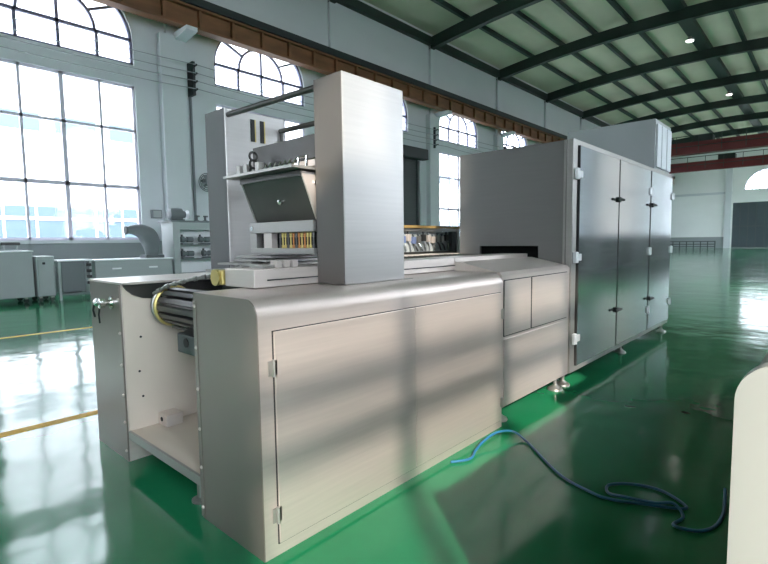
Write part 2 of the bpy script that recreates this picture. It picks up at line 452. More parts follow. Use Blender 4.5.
# wall services ---------------------------------------------------------
WZ = (7.12, 7.4, 7.68, 7.98)
for q, z in enumerate(WZ):
    m = MB(); pts = []
    xs = [9.1 + 7.82 * k for k in range(-2, 4)]
    for a, b in zip(xs, xs[1:]):
        for t in range(6): u = t / 6; pts.append((a + (b - a) * u, YL - .62, z - .10 * 4 * u * (1 - u)))
    m.tube(pts, .016, 6)
    names = ('lowest', 'second lowest', 'second highest', 'topmost')
    tag(m.build('wall_wire', 'cable'), 'grey wire strung along the window wall, %s of the four' % names[q], 'wire', 'wires along the window wall')
for k in (0, 2, 3):
    x = (9.1, 17.2, 23.95, 32.4)[k]
    where = ('between the first and second arched windows', 'on the pilaster behind the machine column', 'on the pilaster right of the roller shutter', 'on the pilaster beside the far cabinet')[k]
    t = thing('wire_bracket', 'dark insulator bracket ' + where, 'bracket', (x, YL - .01, 7.7), 'wire brackets on the pilasters')
    MB().box(x - .05, x + .05, YL - .42, YL - .001, 6.95, 8.15).build('back_bar', 'rail', t)
    for z in WZ:
        MB().lathe((x, YL - .42, z), (0, -1, 0), [(0, .03), (.06, .055), (.12, .03), (.18, .045), (.24, .02)], 10).build('insulator', 'rail', t)
t = tag(MB().tube([(9.1, YL - .07, 6.94), (9.1, YL - .07, .005)], .05, 8).build('conduit', 'paint_mid'), 'grey vertical conduit on the wall right of the big window', 'conduit')
t = thing('wall_fan', 'dark wall fan mounted on the window wall above the pump rack', 'fan', (9.45, YL, 3.8))
MB().tube([(9.45, YL - .01, 3.9), (9.45, YL - .35, 3.9)], .05, 8).build('arm', 'paint_dark', t)
m = MB()
for rr in (.12, .2, .28, .34): m.tube([(9.45 + rr * math.cos(a), YL - .42, 3.8 + rr * math.sin(a)) for a in [2 * PI * k / 20 for k in range(20)]], .014, 6, True)
for k in range(12):
    a = 2 * PI * k / 12; m.tube([(9.45 + .06 * math.cos(a), YL - .42, 3.8 + .06 * math.sin(a)), (9.45 + .34 * math.cos(a), YL - .42, 3.8 + .34 * math.sin(a))], .008, 5)
m.build('guard', 'paint_dark', t)
MB().lathe((9.45, YL - .4, 3.8), (0, 1, 0), [(0, .05), (.05, .1), (.2, .1), (.25, .04)], 14).build('motor', 'paint_mid', t, True)
m = MB()
for k in range(4):
    a = PI / 2 * k + .3; ca, sa = math.cos(a), math.sin(a)
    m.prism([(9.45 + ca * .05 - sa * .03, 3.8 + sa * .05 + ca * .03), (9.45 + ca * .3 - sa * .09, 3.8 + sa * .3 + ca * .09), (9.45 + ca * .3 + sa * .05, 3.8 + sa * .3 - ca * .05), (9.45 + ca * .05 + sa * .03, 3.8 + sa * .05 - ca * .03)], 'Y', YL - .44, YL - .43)
m.build('blade', 'paint_mid', t)

# floor markings (a few mm of paint)
for y, w, s in ((4.82, .055, 'yellow line painted on the green floor beside the machine'), (9.95, .06, 'yellow line painted on the green floor nearer the window wall')):
    tag(MB().box(XL + .1, 4.6, y - w, y + w, 0, .003).build('floor_line', 'yellow'), s, 'floor marking')

# overhead cranes -------------------------------------------------------
def crane(x, label, g=.82):
    t = thing('overhead_crane', label, 'crane', (x, 6.5, 9.3), 'bridge cranes at the far end')
    for dx in (-.9, .9):
        m = MB().box(x + dx - .22, x + dx + .22, YR + 1.0, 16.85, 8.05 if dx < 0 else 8.25, 8.95 if dx < 0 else 8.85)
        m.build('girder', 'crane_red', t)
    MB().box(x - 1.6, x + 1.6, 16.9, 17.25, 10.17, 10.5, .03).build('end_carriage', 'crane_red', t)
    MB().box(x - 1.2, x + 1.2, 16.7, 16.86, 8.2, 10.3, .03).build('end_plate', 'crane_red', t)
    MB().box(x - 1.6, x + 1.6, YR + .45, YR + .98, 8.2, 8.9, .03).build('end_carriage', 'crane_red', t)
    m = MB().box(x - .5, x + .5, 7.2, 8.6, 9.0, 9.5, .04); h = m.build('hoist', 'beam', t)
    MB().lathe((x, 7.3, 8.72), 'Y', [(0, .24), (.05, .28), (1.1, .28), (1.15, .24)], 16).build('drum', 'paint_dark', h)
    m = MB().tube([(x - 1.3, YR + 1, 8.6), (x - 1.3, 16.6, 8.6)], .03, 6).tube([(x - 1.3, YR + 1, 9.4), (x - 1.3, 16.6, 9.4)], .03, 6)
    y = YR + 1
    while y < 16.6: m.tube([(x - 1.3, y, 8.2), (x - 1.3, y, 9.4)], .025, 5); y += 1.5
    m.build('walkway_rail', 'beam', t)
crane(46.5, 'nearer red bridge crane spanning the hall under the roof')
crane(58.5, 'farther red bridge crane seen below the nearer one')

# high bay lamps
def bay_lamp(x, y, label, lit):
    z = roof_z(y) + .05
    t = thing('high_bay_lamp', label, 'lamp', (x, y, z), 'high bay lamps along the ridge')
    MB().tube([(x, y, z - .01), (x, y, z - .08)], .03, 6).build('hanger', 'paint_dark', t)
    MB().lathe((x, y, z - .08), (0, 0, -1), [(0, .08), (.10, .12), (.16, .22), (.26, .27)], 18).build('lamp_shade', 'lamp', t, True)
    MB().lathe((x, y, z - .345), (0, 0, -1), [(0, .2), (.03, .2)], 18).build('bulb', 'lamp_glow' if lit else 'white_plastic', t)
bay_lamp(36.0, 7.05, 'lit high bay lamp under the ridge beam, nearest to the camera', True)
bay_lamp(51.7, 7.05, 'lit high bay lamp under the ridge beam, farther one', True)


# guard railing by the far wall
t = thing('guard_railing', 'low dark guard railing standing near the far end wall', 'railing', (70, 13.2, 0))
for z in (.35, .65, .98):
    MB().tube([(70, 10.3, z), (70, 16.2, z)], .05, 6).build('rail', 'paint_dark', t)
for k in range(9): MB().box(69.95, 70.05, 10.3 + k * .735 - .05, 10.3 + k * .735 + .05, 0, 1.02).build('post', 'paint_dark', t)

# outside
r = sroot('outside_building', (12, 45, 0)); r['kind'] = 'thing'
r['label'] = 'pale factory building with window bands seen through the big window'; r['category'] = 'building'
MB().box(-40, 75, 45, 55, -.3, 22).build('wall', 'facade', r)
for z0, z1, st, wd in ((.6, 4.5, 2.05, 1.85), (10.2, 11.5, 3.9, 2.9)):
    m = MB()
    x = -39
    while x < 74:
        m.box(x, x + wd, 44.93, 44.99, z0, z1); x += st
    m.build('window_band', 'facade_glass', r)
MB().box(-40, 75, 44.86, 44.92, 3.45, 3.7).build('transom', 'facade', r)

# ------------------------------------------------------------------ the depositing machine
dm = thing('depositing_machine', 'large stainless steel depositing machine with two square columns and rounded front cabinet', 'machine', (2.35, 3.0, 0))
def rcab(y_out, y_in, z_top, r):
    pts = [(y_in, 0), (y_out, 0)]; s = 1 if y_in > y_out else -1
    for k in range(9):
        a = PI / 2 * k / 8
        pts.append((y_out + s * r * (1 - math.cos(a)), z_top - r + r * math.sin(a)))
    return pts + [(y_in, z_top)]
X0, X1 = 1.231, 3.47
def cab_shell(y_out, y_in):
    return MB().prism(rcab(y_out, y_in, 1.243, .09), 'X', X0 + .006, X1)
fc = cab_shell(1.901, 2.495).build('front_cabinet', 'steel', dm, True)
# end sheet on the cabinet, the shade of this side put into its colour
MB().prism(rcab(1.903, 2.493, 1.241, .088), 'X', X0, X0 + .006).build('end_panel', 'steel_side_shaded', fc)
MB().box(1.308, 3.435, 1.896, 1.901, .057, 1.093).build('door_groove_shade', 'gap', fc)  # dark strip painted in for the shade of the groove round the doors
for a, b, hx in ((1.313, 2.358, 1.29), (2.363, 3.430, 3.436)):
    d = MB().box(a, b, 1.889, 1.901, .062, 1.088, .003).build('door', 'steel', fc)
    for z in (.21, .92):
        m = MB().tube([(hx + .012, 1.884, z - .04), (hx + .012, 1.884, z + .04)], .009, 8)
        m.box(hx - .012, hx + .036, 1.889, 1.895, z - .035, z + .035); m.build('hinge', 'steel_mid', d)
for z in (1.171, .949, .723, .504, .29, .065):
    MB().lathe((X0 + .001, 2.475, z), (-1, 0, 0), [(0, .011), (.006, .011), (.012, .006)], 10).build('screw', 'steel_bright', fc)
MB().box(X0 - .004, X0, 2.462, 2.495, .01, 1.2).build('edge_flange', 'steel_side_shaded', fc)

rc = MB().box(X0 + .006, X1, 3.53, 4.12, 0, 1.232).build('rear_cabinet', 'steel_bright', dm)
MB().box(X0, X0 + .006, 3.53, 4.12, 0, 1.232).build('end_panel', 'steel_side_shaded', rc)
MB().box(X0 + .012, X1, 3.526, 3.53, .17, 1.225).build('inner_light_sheet', 'steel_lightened', rc)  # added bright sheet, the light on this inner wall is in its colour
MB().prism([(1.246, 1.226), (1.27, 1.19), (1.31, 1.155), (1.37, 1.13), (1.46, 1.12), (3.0, 1.12), (3.0, 1.226)], 'Y', 3.505, 3.5255).build('flange_shade', 'steel_dark', rc)  # shade under the top flange, modelled as a dark piece
MB().box(X0 - .005, X1, 3.47, 4.125, 1.232, 1.246).build('top_sheet', 'steel_bright', rc)
MB().box(X0 - .004, X0, 3.53, 3.562, .01, 1.22).build('edge_flange', 'steel_side_shaded', rc)
for z in (1.13, .90, .68, .47, .28, .077):
    MB().lathe((X0 - .003, 3.546, z), (-1, 0, 0), [(0, .011), (.006, .011), (.012, .006)], 10).build('screw', 'steel_bright', rc)
for x, z in ((1.33, .62), (1.345, .44), (1.35, .86)): MB().lathe((x, 3.5265, z), (0, -1, 0), [(0, .008), (.004, .008)], 10).build('bolt_hole', 'gap', rc)
# valve on the rear cabinet's end
v = MB().lathe((X0 + .002, 3.68, 1.10), (-1, 0, 0), [(0, .045), (.012, .045), (.014, .022), (.05, .022), (.052, .034), (.085, .034), (.09, .02)], 16).build('air_valve', 'chrome', rc, True)
MB().lathe((X0 - .06, 3.70, 1.10), (0, 1, 0), [(0, .022), (.05, .022), (.055, .03), (.08, .03), (.083, .012)], 14).build('coupling', 'chrome', v, True)
MB().tube([(X0 - .06, 3.77, 1.10), (X0 - .065, 3.83, 1.09), (X0 - .07, 3.85, 1.04), (X0 - .06, 3.85, .99)], .007, 6).build('lever', 'black', v)
MB().tube([(X0 - .07, 3.71, 1.07), (X0 - .075, 3.72, 1.02), (X0 - .07, 3.725, .96)], .006, 6).build('drain_hose', 'black', v)

# tray between the two cabinets
tr = MB().box(X0 + .01, 3.2, 2.497, 3.525, .196, .216).build('floor_tray', 'steel_lightened', dm)
MB().box(X0 + .004, X0 + .02, 2.497, 3.525, .165, .219).build('front_lip', 'steel_mid', tr)
MB().box(3.16, 3.2, 2.497, 3.525, .217, 1.0).build('back_plate', 'steel_bright', tr)
b = MB().box(1.44, 1.56, 3.39, 3.525, .217, .30, .006).build('clamp_block', 'steel_bright', tr)
MB().lathe((1.439, 3.46, .262), (-1, 0, 0), [(0, .016), (.004, .016)], 12).build('bore', 'gap', b)
ft = MB().lathe((1.31, 2.67, 0), 'Z', [(0, .05), (.012, .05), (.02, .018), (.19, .016)], 16).build('levelling_foot', 'steel_mid', tr, True)

# conveyor nose: slat drum between the cabinets
cv = MB().box(1.50, 3.2, 2.70, 3.36, 1.06, 1.10).build('conveyor_bed', 'steel_mid', dm)
drum = MB()
cx, cz, R0 = 1.52, 1.075, .115
drum.lathe((cx, 2.52, cz), 'Y', [(0, R0 * .82), (.86, R0 * .82)], 24)
dr = drum.build('nose_drum', 'steel_dark', cv, True)
m = MB()
for k in range(14):
    a = 2 * PI * k / 14; ca, sa = math.cos(a), math.sin(a); p = Vector((cx + ca * R0, 0, cz + sa * R0))
    t_ = Vector((-sa, 0, ca)) * .017; n_ = Vector((ca, 0, sa)) * .012
    m.prism([((p + t_ + n_).x, (p + t_ + n_).z), ((p - t_ + n_).x, (p - t_ + n_).z), ((p - t_ - n_).x, (p - t_ - n_).z), ((p + t_ - n_).x, (p + t_ - n_).z)], 'Y', 2.53, 3.37)
m.build('slat', 'steel_dark', dr)
for y in (3.36, 3.40):
    m = MB().tube([(cx + .13 * math.cos(a), y, cz + .13 * math.sin(a)) for a in [2 * PI * k / 28 for k in range(28)]], .014, 8, True)
    m.build('rim', 'brass' if y < 3.38 else 'steel_mid', dr, True)
MB().lathe((cx, 2.5, cz), 'Y', [(0, .025), (1.02, .025)], 12).build('shaft', 'chrome', dr)
b = MB().box(1.42, 1.56, 2.84, 3.12, .80, .925, .008).build('bearing_block', 'paint_dark', cv)
MB().lathe((1.419, 2.99, .875), (-1, 0, 0), [(0, .03), (.006, .03)], 14).build('bore', 'gap', b)
MB().prism([(1.42, .935), (1.56, .935), (1.70, 1.06), (1.60, 1.06)], 'Y', 2.90, 3.04).build('gusset', 'steel_dark', cv)
# return slats hanging below
m = MB()
for k in range(7):
    x = 1.47 + k * .1; m.box(x, x + .07, 2.55, 3.30, .93 - .0 * k, .948)
m.build('return_slat', 'steel_dark', cv)
# drive chain rising onto the machine
ch = [(1.40, 3.40, 1.165), (1.46, 3.28, 1.225), (1.52, 3.12, 1.262), (1.6, 2.98, 1.29), (1.70, 2.90, 1.325), (1.82, 2.86, 1.365), (1.95, 2.85, 1.38)]
m = MB()
for a, bb in zip(ch, ch[1:]):
    a, bb = Vector(a), Vector(bb); n = max(2, int((bb - a).length / .03))
    for k in range(n):
        p = a.lerp(bb, k / n); q = a.lerp(bb, (k + .8) / n); m.tube([p, q], .017 if k % 2 else .011, 6)
m.build('drive_chain', 'steel_mid', dm)

# moulded rails
for y0, y1, nm in ((2.35, 2.66, 'front'), (3.25, 3.45, 'rear')):
    rl = MB().box(1.515 if nm == 'front' else 2.56, 3.47, y0, y1, 1.247, 1.352, .006).build('conveyor_rail', 'steel_bright', dm)
    MB().box(1.60 if nm == 'front' else 2.6, 3.47, y0 - .006, y0, 1.285, 1.292).build('seam', 'gap', rl)
rb_ = MB().box(1.50, 1.56, 2.67, 2.80, 1.25, 1.34, .01).build('chain_guide', 'brass', dm)
MB().lathe((1.49, 2.735, 1.295), 'X', [(0, .05), (.025, .05), (.03, .03)], 14).build('sprocket', 'brass', rb_)
MB().box(2.0, 2.6, 2.10, 2.345, 1.244, 1.2465).build('column_foot', 'steel_mid', dm)

# square columns
c1 = MB().box(1.97, 2.51, 2.10, 2.345, 1.247, 2.47, .006).build('front_column', 'column', dm)
MB().box(1.964, 1.970, 2.104, 2.341, 1.25, 2.466).build('side_shade_sheet', 'column_side_shaded', c1)  # thin sheet added to carry the shaded tone of this side
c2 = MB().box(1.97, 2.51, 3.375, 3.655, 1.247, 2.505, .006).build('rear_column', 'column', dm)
MB().box(1.964, 1.970, 3.379, 3.651, 1.25, 2.50).build('side_shade_sheet', 'steel_shade', c2)  # same for the rear column, its unlit side is painted in
for x, z in ((2.0, 2.455), (2.47, 2.405)):
    MB().tube([(x, 2.345, z - .02), (x, 3.375, z)], .02, 12).build('tie_rod', 'steel_dark', dm, True)
for x in (2.19, 2.275):
    sl_ = MB().box(x, x + .036, 3.371, 3.3745, 2.285, 2.455).build('slot', 'gap', c2)
    MB().box(x + .036, x + .046, 3.370, 3.3745, 2.285, 2.455).build('slot_edge', 'brass', sl_)
MB().tube([(2.47, 3.36, 2.28), (2.47, 3.36, 2.39)], .012, 8).build('pin', 'steel_dark', c2)
# cross beam and piston levers
bm_ = MB().box(2.10, 2.16, 2.40, 3.22, 2.045, 2.20, .004).build('cross_beam', 'steel_dark', dm)
MB().box(2.06, 2.10, 2.37, 2.62, 1.985, 2.03, .004).build('clamp_bar', 'steel_bright', bm_)
m = MB()
for k in range(9):
    y = 2.62 + k * .055; m.tube([(1.98, y, 1.96), (2.05, y + .02, 2.05)], .008, 6)
m.build('piston_rod', 'chrome', bm_)
m = MB().tube([(1.96, 2.42, 1.965), (1.96, 2.42, 2.03), (1.96, 2.50, 2.03), (1.96, 2.50, 1.965)], .008, 6); m.build('pull_handle', 'chrome', bm_)
m = MB()
for k in range(3): m.tube([(2.0 + .03 * math.cos(a), 3.06, 2.0 + k * .055 + .03 * math.sin(a)) for a in [2 * PI * j / 14 for j in range(14)]], .009, 6, True)
m.build('spring', 'steel_dark', bm_)
for y in (3.13, 3.22, 2.98): MB().box(1.97, 2.02, y - .02, y + .02, 1.965, 2.06, .004).build('adjuster', 'steel_mid', bm_)
# support plate and hopper
sp = MB().box(1.80, 2.42, 2.36, 3.13, 1.942, 1.958).build('support_plate', 'steel_mid', dm)
hp = MB().prism([(1.90, 1.925), (2.015, 1.645), (2.25, 1.645), (2.40, 1.925)], 'Y', 2.405, 3.06).build('hopper', 'steel_dark', dm)
MB().prism([(1.893, 1.932), (2.01, 1.64), (2.25, 1.64), (2.405, 1.932)], 'Y', 2.392, 2.404).build('end_plate', 'steel_bright', hp)
MB().prism([(1.893, 1.932), (2.01, 1.64), (2.25, 1.64), (2.405, 1.932)], 'Y', 3.061, 3.073).build('end_plate', 'steel_mid', hp)
MB().box(1.888, 1.90, 2.40, 3.065, 1.905, 1.94).build('front_lip', 'steel_dark', hp)
MB().lathe((1.962, 2.70, 1.765), (-1, 0, -.4), [(0, .018), (.012, .018), (.018, .010)], 12).build('front_bolt', 'chrome', hp)
for z in (1.87, 1.76): MB().lathe((2.0 + (1.87 - z) * .3, 2.391, z), (0, -1, 0), [(0, .014), (.012, .014)], 10).build('end_bolt', 'chrome', hp)
# nozzle manifold
mf = MB().box(1.95, 2.35, 2.36, 3.06, 1.565, 1.638, .004).build('nozzle_manifold', 'steel_mid', dm)
MB().box(1.95, 2.35, 2.36, 3.06, 1.425, 1.462, .004).build('bottom_plate', 'steel_mid', mf)
MB().box(2.03, 2.05, 2.36, 3.06, 1.462, 1.565).build('dark_recess', 'gap', mf)
MB().box(1.952, 2.0, 2.98, 3.06, 1.463, 1.564).build('end_block', 'steel_mid', mf); MB().box(1.952, 2.0, 2.80, 2.89, 1.463, 1.564).build('end_block', 'steel_bright', mf)
MB().lathe((1.949, 3.02, 1.60), (-1, 0, 0), [(0, .015), (.01, .015)], 10).build('screw', 'chrome', mf)
for k in range(13):
    y = 2.40 + k * .029; nm = 'copper' if 3 <= k <= 8 and k % 2 else ('brass' if k % 3 else 'steel_dark')
    MB().lathe((1.985, y, 1.463), 'Z', [(0, .009), (.02, .009), (.022, .005), (.07, .005), (.072, .009), (.101, .009)], 10).build('nozzle', nm, mf, True)
# mould plates lying in the machine below the nozzles
for k, (x0, y1, z) in enumerate(((1.86, 3.10, 1.40), (1.82, 3.06, 1.378), (1.76, 3.18, 1.352))):
    MB().box(x0, 2.40, 2.68, y1, z, z + .012).build('guide_plate', 'steel_mid', dm)
MB().box(1.80, 2.42, 2.68, 3.20, 1.12, 1.25).build('lower_frame', 'steel_dark', dm)
MB().box(1.70, 3.46, 2.67, 3.24, 1.30, 1.32).build('belt', 'steel_mid', dm)
MB().box(1.62, 1.80, 2.42, 2.56, 1.353, 1.372, .003).build('chain_cover', 'steel_mid', dm)
for x in (1.70, 1.76, 1.82): MB().box(x, x + .04, 2.40, 2.46, 1.353, 1.395, .003).build('rail_clip', 'steel_bright', dm)

# ------------------------------------------------------------------ transfer section
ts = thing('transfer_conveyor', 'low steel conveyor section joining the front machine to the tall cabinet', 'conveyor', (4.15, 2.6, 0))
XA, XB = 3.475, 4.815
body = MB().prism([(1.905, .15), (1.905, 1.215), (1.93, 1.245), (3.45, 1.245), (3.45, .15)], 'X', XA, XB).build('body', 'steel', ts)
for a, b_ in ((3.50, 3.955), (3.985, 4.74)):
    MB().box(a - .006, b_ + .006, 1.899, 1.905, .728, 1.182).build('panel_gap', 'gap', body)
    MB().box(a, b_, 1.893, 1.905, .735, 1.175, .003).build('upper_panel', 'steel', body)
MB().box(3.50, 4.74, 1.897, 1.905, .17, .705, .002).build('lower_panel', 'steel', body)
for y0, y1 in ((2.35, 2.66), (3.20, 3.42)):
    MB().box(XA, XB, y0, y1, 1.246, 1.353, .004).build('conveyor_rail', 'steel_bright', ts)
MB().prism([(1.96, 1.2455), (2.349, 1.2455), (2.349, 1.318), (2.30, 1.318)], 'X', XA, XB).build('side_cover', 'steel_bright', ts)
MB().box(XA, XB, 2.63, 3.19, 1.30, 1.32).build('belt', 'steel_mid', ts)
m = MB()
x = XA + .1
while x < XB - .05: m.tube([(x, 2.66, 1.335), (x, 3.17, 1.335)], .012, 6); x += .09
m.build('roller', 'steel_dark', ts)
def foot(x, y, h, parent, mat='steel_mid'):
    return MB().lathe((x, y, 0), 'Z', [(0, .075), (.015, .07), (.03, .045), (.05, .02), (.055, .018), (h, .018)], 18).build('levelling_foot', mat, parent, True)
for x, y in ((3.6, 2.0), (4.70, 1.985), (3.6, 3.35), (4.70, 3.35)): foot(x, y, .155, ts)
# pipes and valve stand behind the transfer section
pn = thing('pneumatic_stand', 'valve and pipe rack with ochre top rail behind the conveyor, left of the tall cabinet', 'rack', (5.1, 4.05, 0))
MB().box(4.1, 6.1, 4.0, 4.12, 1.665, 1.70).build('top_rail', 'brown_rail', pn)
for x in (4.12, 6.0): MB().box(x, x + .06, 4.02, 4.10, 0, 1.665).build('post', 'steel_mid', pn)
MB().box(4.18, 6.0, 4.03, 4.09, 1.625, 1.66).build('frame_bar', 'steel_mid', pn); MB().box(4.18, 6.0, 4.03, 4.09, 1.30, 1.355).build('frame_bar', 'steel_dark', pn)
MB().box(4.18, 6.0, 4.08, 4.10, 1.356, 1.624).build('back_panel', 'paint_grey', pn)
for x in (4.42, 5.86): MB().box(x, x + .10, 4.015, 4.078, 1.356, 1.624).build('end_post', 'paint_dark', pn)
random.seed(3)
for k in range(11):
    x = 4.72 + k * .105; mt = 'blue_part' if k in (1, 3) else random.choice(('steel_bright', 'steel_dark', 'paint_grey', 'steel_mid'))
    z = 1.47 + random.uniform(-.02, .03)
    vb = MB().box(x - .032, x + .032, 4.03, 4.079, z, z + .09, .006).build('valve_body', mt, pn)
    MB().tube([(x, 4.05, z), (x + .02, 4.03, z - .04), (x + random.uniform(.02, .07), 4.04, 1.37)], .012, 6).build('pipe', random.choice(('chrome', 'steel_dark', 'cable')), vb)
    MB().lathe((x, 4.055, z + .09), 'Z', [(0, .013), (.02, .013), (.022, .02), (.036, .02)], 10).build('knob', 'paint_dark', vb)

# ------------------------------------------------------------------ tall tunnel cabinet
tc = thing('tunnel_cabinet', 'tall stainless cabinet with three polished doors and a conveyor slot', 'cabinet', (6.8, 2.55, 0))
CX0, CX1, CY0, CY1, CZ0, CZ1 = 4.83, 8.80, 1.905, 3.20, .15, 2.465
m = MB().box(CX0, CX0 + .03, CY0 + .004, CY1, CZ0, 1.24).box(CX0, CX0 + .03, CY0 + .004, 2.24, 1.24, 1.432).box(CX0, CX0 + .03, 2.93, CY1, 1.24, 1.432).box(CX0, CX0 + .03, CY0 + .004, CY1, 1.432, CZ1)
m.box(CX0 + .03, CX1, CY1 - .03, CY1, CZ0, CZ1).box(CX0 + .03, CX1, CY0 + .004, CY1 - .03, CZ1 - .03, CZ1).box(CX0 + .03, CX1, CY0 + .03, CY1 - .03, CZ0, CZ0 + .03)
m.box(CX1 - .03, CX1, CY0 + .03, CY1 - .03, CZ0 + .03, CZ1 - .03)
bd = m.build('body', 'cab_steel', tc)
MB().box(CX0 + .3, CX0 + .32, 1.95, 3.15, .2, 2.4).build('inner_dark_sheet', 'gap', bd)  # near-black sheet behind the conveyor slot, makes the opening read black
fr = MB().box(CX0 - .01, CX0 + .10, CY0 - .018, CY0 + .045, CZ0, CZ1 + .005, .006)
for x in (6.165, 7.525, 8.71): fr.box(x, x + .06, CY0 - .012, CY0 + .02, CZ0 + .05, CZ1 - .03)
fr.box(CX0 + .10, CX1, CY0 - .014, CY0 + .03, CZ0, CZ0 + .055); fr.box(CX0 + .10, CX1, CY0 - .014, CY0 + .03, CZ1 - .045, CZ1 + .004)
fr.build('front_frame', 'steel_mid', tc)
MB().box(CX0 - .012, CX0 - .002, CY0 + .055, CY0 + .075, CZ0, CZ1).build('corner_bead', 'steel_mid', tc)
DZ = (.21, 2.415)
doors = ((4.955, 6.170, 'L'), (6.196, 7.520, 'R'), (7.560, 8.735, 'R'))
for i, (a, b_, side) in enumerate(doors):
    d = MB().box(a, b_, CY0 - .034, CY0 - .0145, *DZ, .003).build('door', 'door_steel', tc)
    for z in (2.135, 1.315, .495):
        hx = a - .075 if side == 'L' else b_ + .012
        m = MB().box(hx - .03, hx + .03, CY0 - .052, CY0 - .0185, z - .055, z + .055, .006).box(hx + (.02 if side == 'L' else -.075), hx + (.12 if side == 'L' else -.02), CY0 - .05, CY0 - .034, z - .035, z + .035, .006)
        m.tube([(hx, CY0 - .05, z - .05), (hx, CY0 - .05, z + .05)], .014, 8); m.build('hinge', 'white_plastic', d)
    if i != 1:
        for z in (1.95, .65):
            lx = b_ - .015 if i == 0 else a + .04
            m = MB().box(lx - .03, lx + .03, CY0 - .06, CY0 - .034, z - .03, z + .03, .005).tube([(lx - .12, CY0 - .066, z + .004), (lx + .09, CY0 - .066, z)], .016, 8)
            m.build('latch', 'black', d)
for x, w_ in ((4.946, .007), (6.183, .012), (7.54, .018)): MB().box(x - w_, x + w_, CY0 - .037, CY0 - .0145, *DZ).build('door_gap', 'gap', tc)
for x, y in ((4.90, 1.99), (8.72, 1.96), (4.90, 3.1), (8.72, 3.1), (6.8, 2.0)): foot(x, y, .155, tc)
# unit standing on top
tb = thing('roof_unit', 'tall pale steel housing standing on top of the cabinet', 'housing', (8.3, 2.5, CZ1))
MB().box(7.90, 8.78, 1.93, 3.20, CZ1 + .01, 3.19, .004).build('body', 'paint_grey', tb)
for a, b_ in ((7.94, 8.15), (8.20, 8.45), (8.50, 8.74)): MB().box(a, b_, 1.905, 1.931, CZ1 + .05, 3.13, .008).build('front_panel', 'wall', tb)

# ------------------------------------------------------------------ cream housing at right
wm = thing('machine_housing', 'cream rounded machine housing cropped at the right edge', 'machine', (3.6, -.5, 0))
def hprof(y, z, r):
    return [(-1.15, .0), (y, .0)] + [(y - r * (1 - math.cos(a)), z - r * (1 - math.sin(a))) for a in [PI / 2 * k / 10 for k in range(11)]] + [(-1.15, z)]
MB().prism(hprof(.112, 1.29, .07), 'X', 1.02, 1.06).build('front_cover', 'cream', wm, True)
MB().prism(hprof(.104, 1.262, .05), 'X', 1.061, 3.0).build('body', 'grey_top', wm, True)
MB().prism(hprof(.104, 1.45, .05), 'X', 3.001, 6.2).build('rear_sun_block', 'grey_top', wm, True)  # unseen taller section, added to block sun from the floor strip
MB().prism([(-1.0, 1.0), (-.12, 1.0), (-.12, .2), (-1., .2)], 'X', 1.012, 1.02).build('access_panel', 'cream', wm)

# blue air hose on the floor
def catmull(P, n=8):
    P = [Vector(p) for p in P]; out = []
    for i in range(len(P) - 1):
        p0, p1, p2, p3 = P[max(i - 1, 0)], P[i], P[i + 1], P[min(i + 2, len(P) - 1)]
        for k in range(n):
            t = k / n
            out.append(.5 * ((2 * p1) + (-p0 + p2) * t + (2 * p0 - 5 * p1 + 4 * p2 - p3) * t * t + (-p0 + 3 * p1 - 3 * p2 + p3) * t ** 3))
    out.append(P[-1]); return out
hz = .012
H = [(2.654, 1.83, hz), (2.78, 1.76, hz), (2.90, 1.79, .02), (3.02, 1.80, .045), (3.18, 1.78, .07), (3.32, 1.72, .05), (3.30, 1.60, hz), (3.203, 1.49, hz), (2.955, 1.205, hz), (2.864, .987, hz), (2.855, .87, hz), (2.92, .72, hz), (3.0, .55, hz),
     (3.06, .54, hz), (3.15, .68, hz), (3.12, .83, hz), (3.02, .93, hz), (2.92, .90, hz), (2.90, .80, .03), (2.93, .66, .035), (2.99, .58, .035), (2.92, .52, hz), (2.80, .54, hz), (2.82, .44, hz), (2.92, .38, hz), (3.08, .365, hz), (3.25, .38, hz), (3.412, .40, hz)]
tag(MB().tube(catmull(H), .0085, 8).build('air_hose', 'hose', None, True), 'thin blue air hose looping over the green floor', 'hose')

# ------------------------------------------------------------------ equipment by the window wall
def caster(x, y, parent):
    c = MB().lathe((x, y - .02, .06), 'Y', [(0, .055), (.005, .06), (.035, .06), (.04, .055)], 16).build('caster', 'black', parent, True)
    MB().box(x - .03, x + .03, y - .03, y + .03, .1, .15).build('fork', 'steel_mid', c)
ct = thing('storage_cart', 'white cabinet cart on black casters, at the left edge below the window', 'cart', (2.2, 15.9, 0))
MB().box(1.1, 3.33, 15.5, 16.4, .15, 1.34, .02).build('body', 'paint_grey', ct)
MB().box(1.08, 3.35, 15.48, 16.42, 1.341, 1.375).build('top', 'white_plastic', ct)
h_ = MB().box(2.78, 3.20, 16.05, 16.15, 1.52, 1.60, .02).build('push_handle', 'black', ct)
for x in (2.84, 3.12): MB().box(x, x + .03, 16.08, 16.12, 1.376, 1.52).build('handle_post', 'paint_grey', h_)
for x, y in ((1.25, 15.6), (3.15, 15.6), (1.25, 16.3), (3.15, 16.3)): caster(x, y, ct)
ct2 = thing('end_cabinet', 'narrow pale grey cabinet on casters beside the white cart', 'cabinet', (3.6, 15.9, 0))
MB().box(3.38, 3.80, 15.45, 16.3, .15, 1.22, .02).build('body', 'paint_grey', ct2)
MB().box(3.42, 3.76, 15.43, 15.45, .22, 1.14, .005).build('door', 'paint_grey', ct2)
MB().box(3.52, 3.58, 15.40, 15.43, 1.0, 1.06, .005).build('handle', 'black', ct2)
for x in (3.46, 3.72):
    caster(x, 15.55, ct2); caster(x, 16.2, ct2)
ft_ = thing('frame_table', 'open grey frame table with dark side panel between the carts', 'table', (4.3, 15.9, 0))
MB().box(3.86, 4.72, 15.45, 16.3, 1.06, 1.10).build('tabletop', 'white_plastic', ft_)
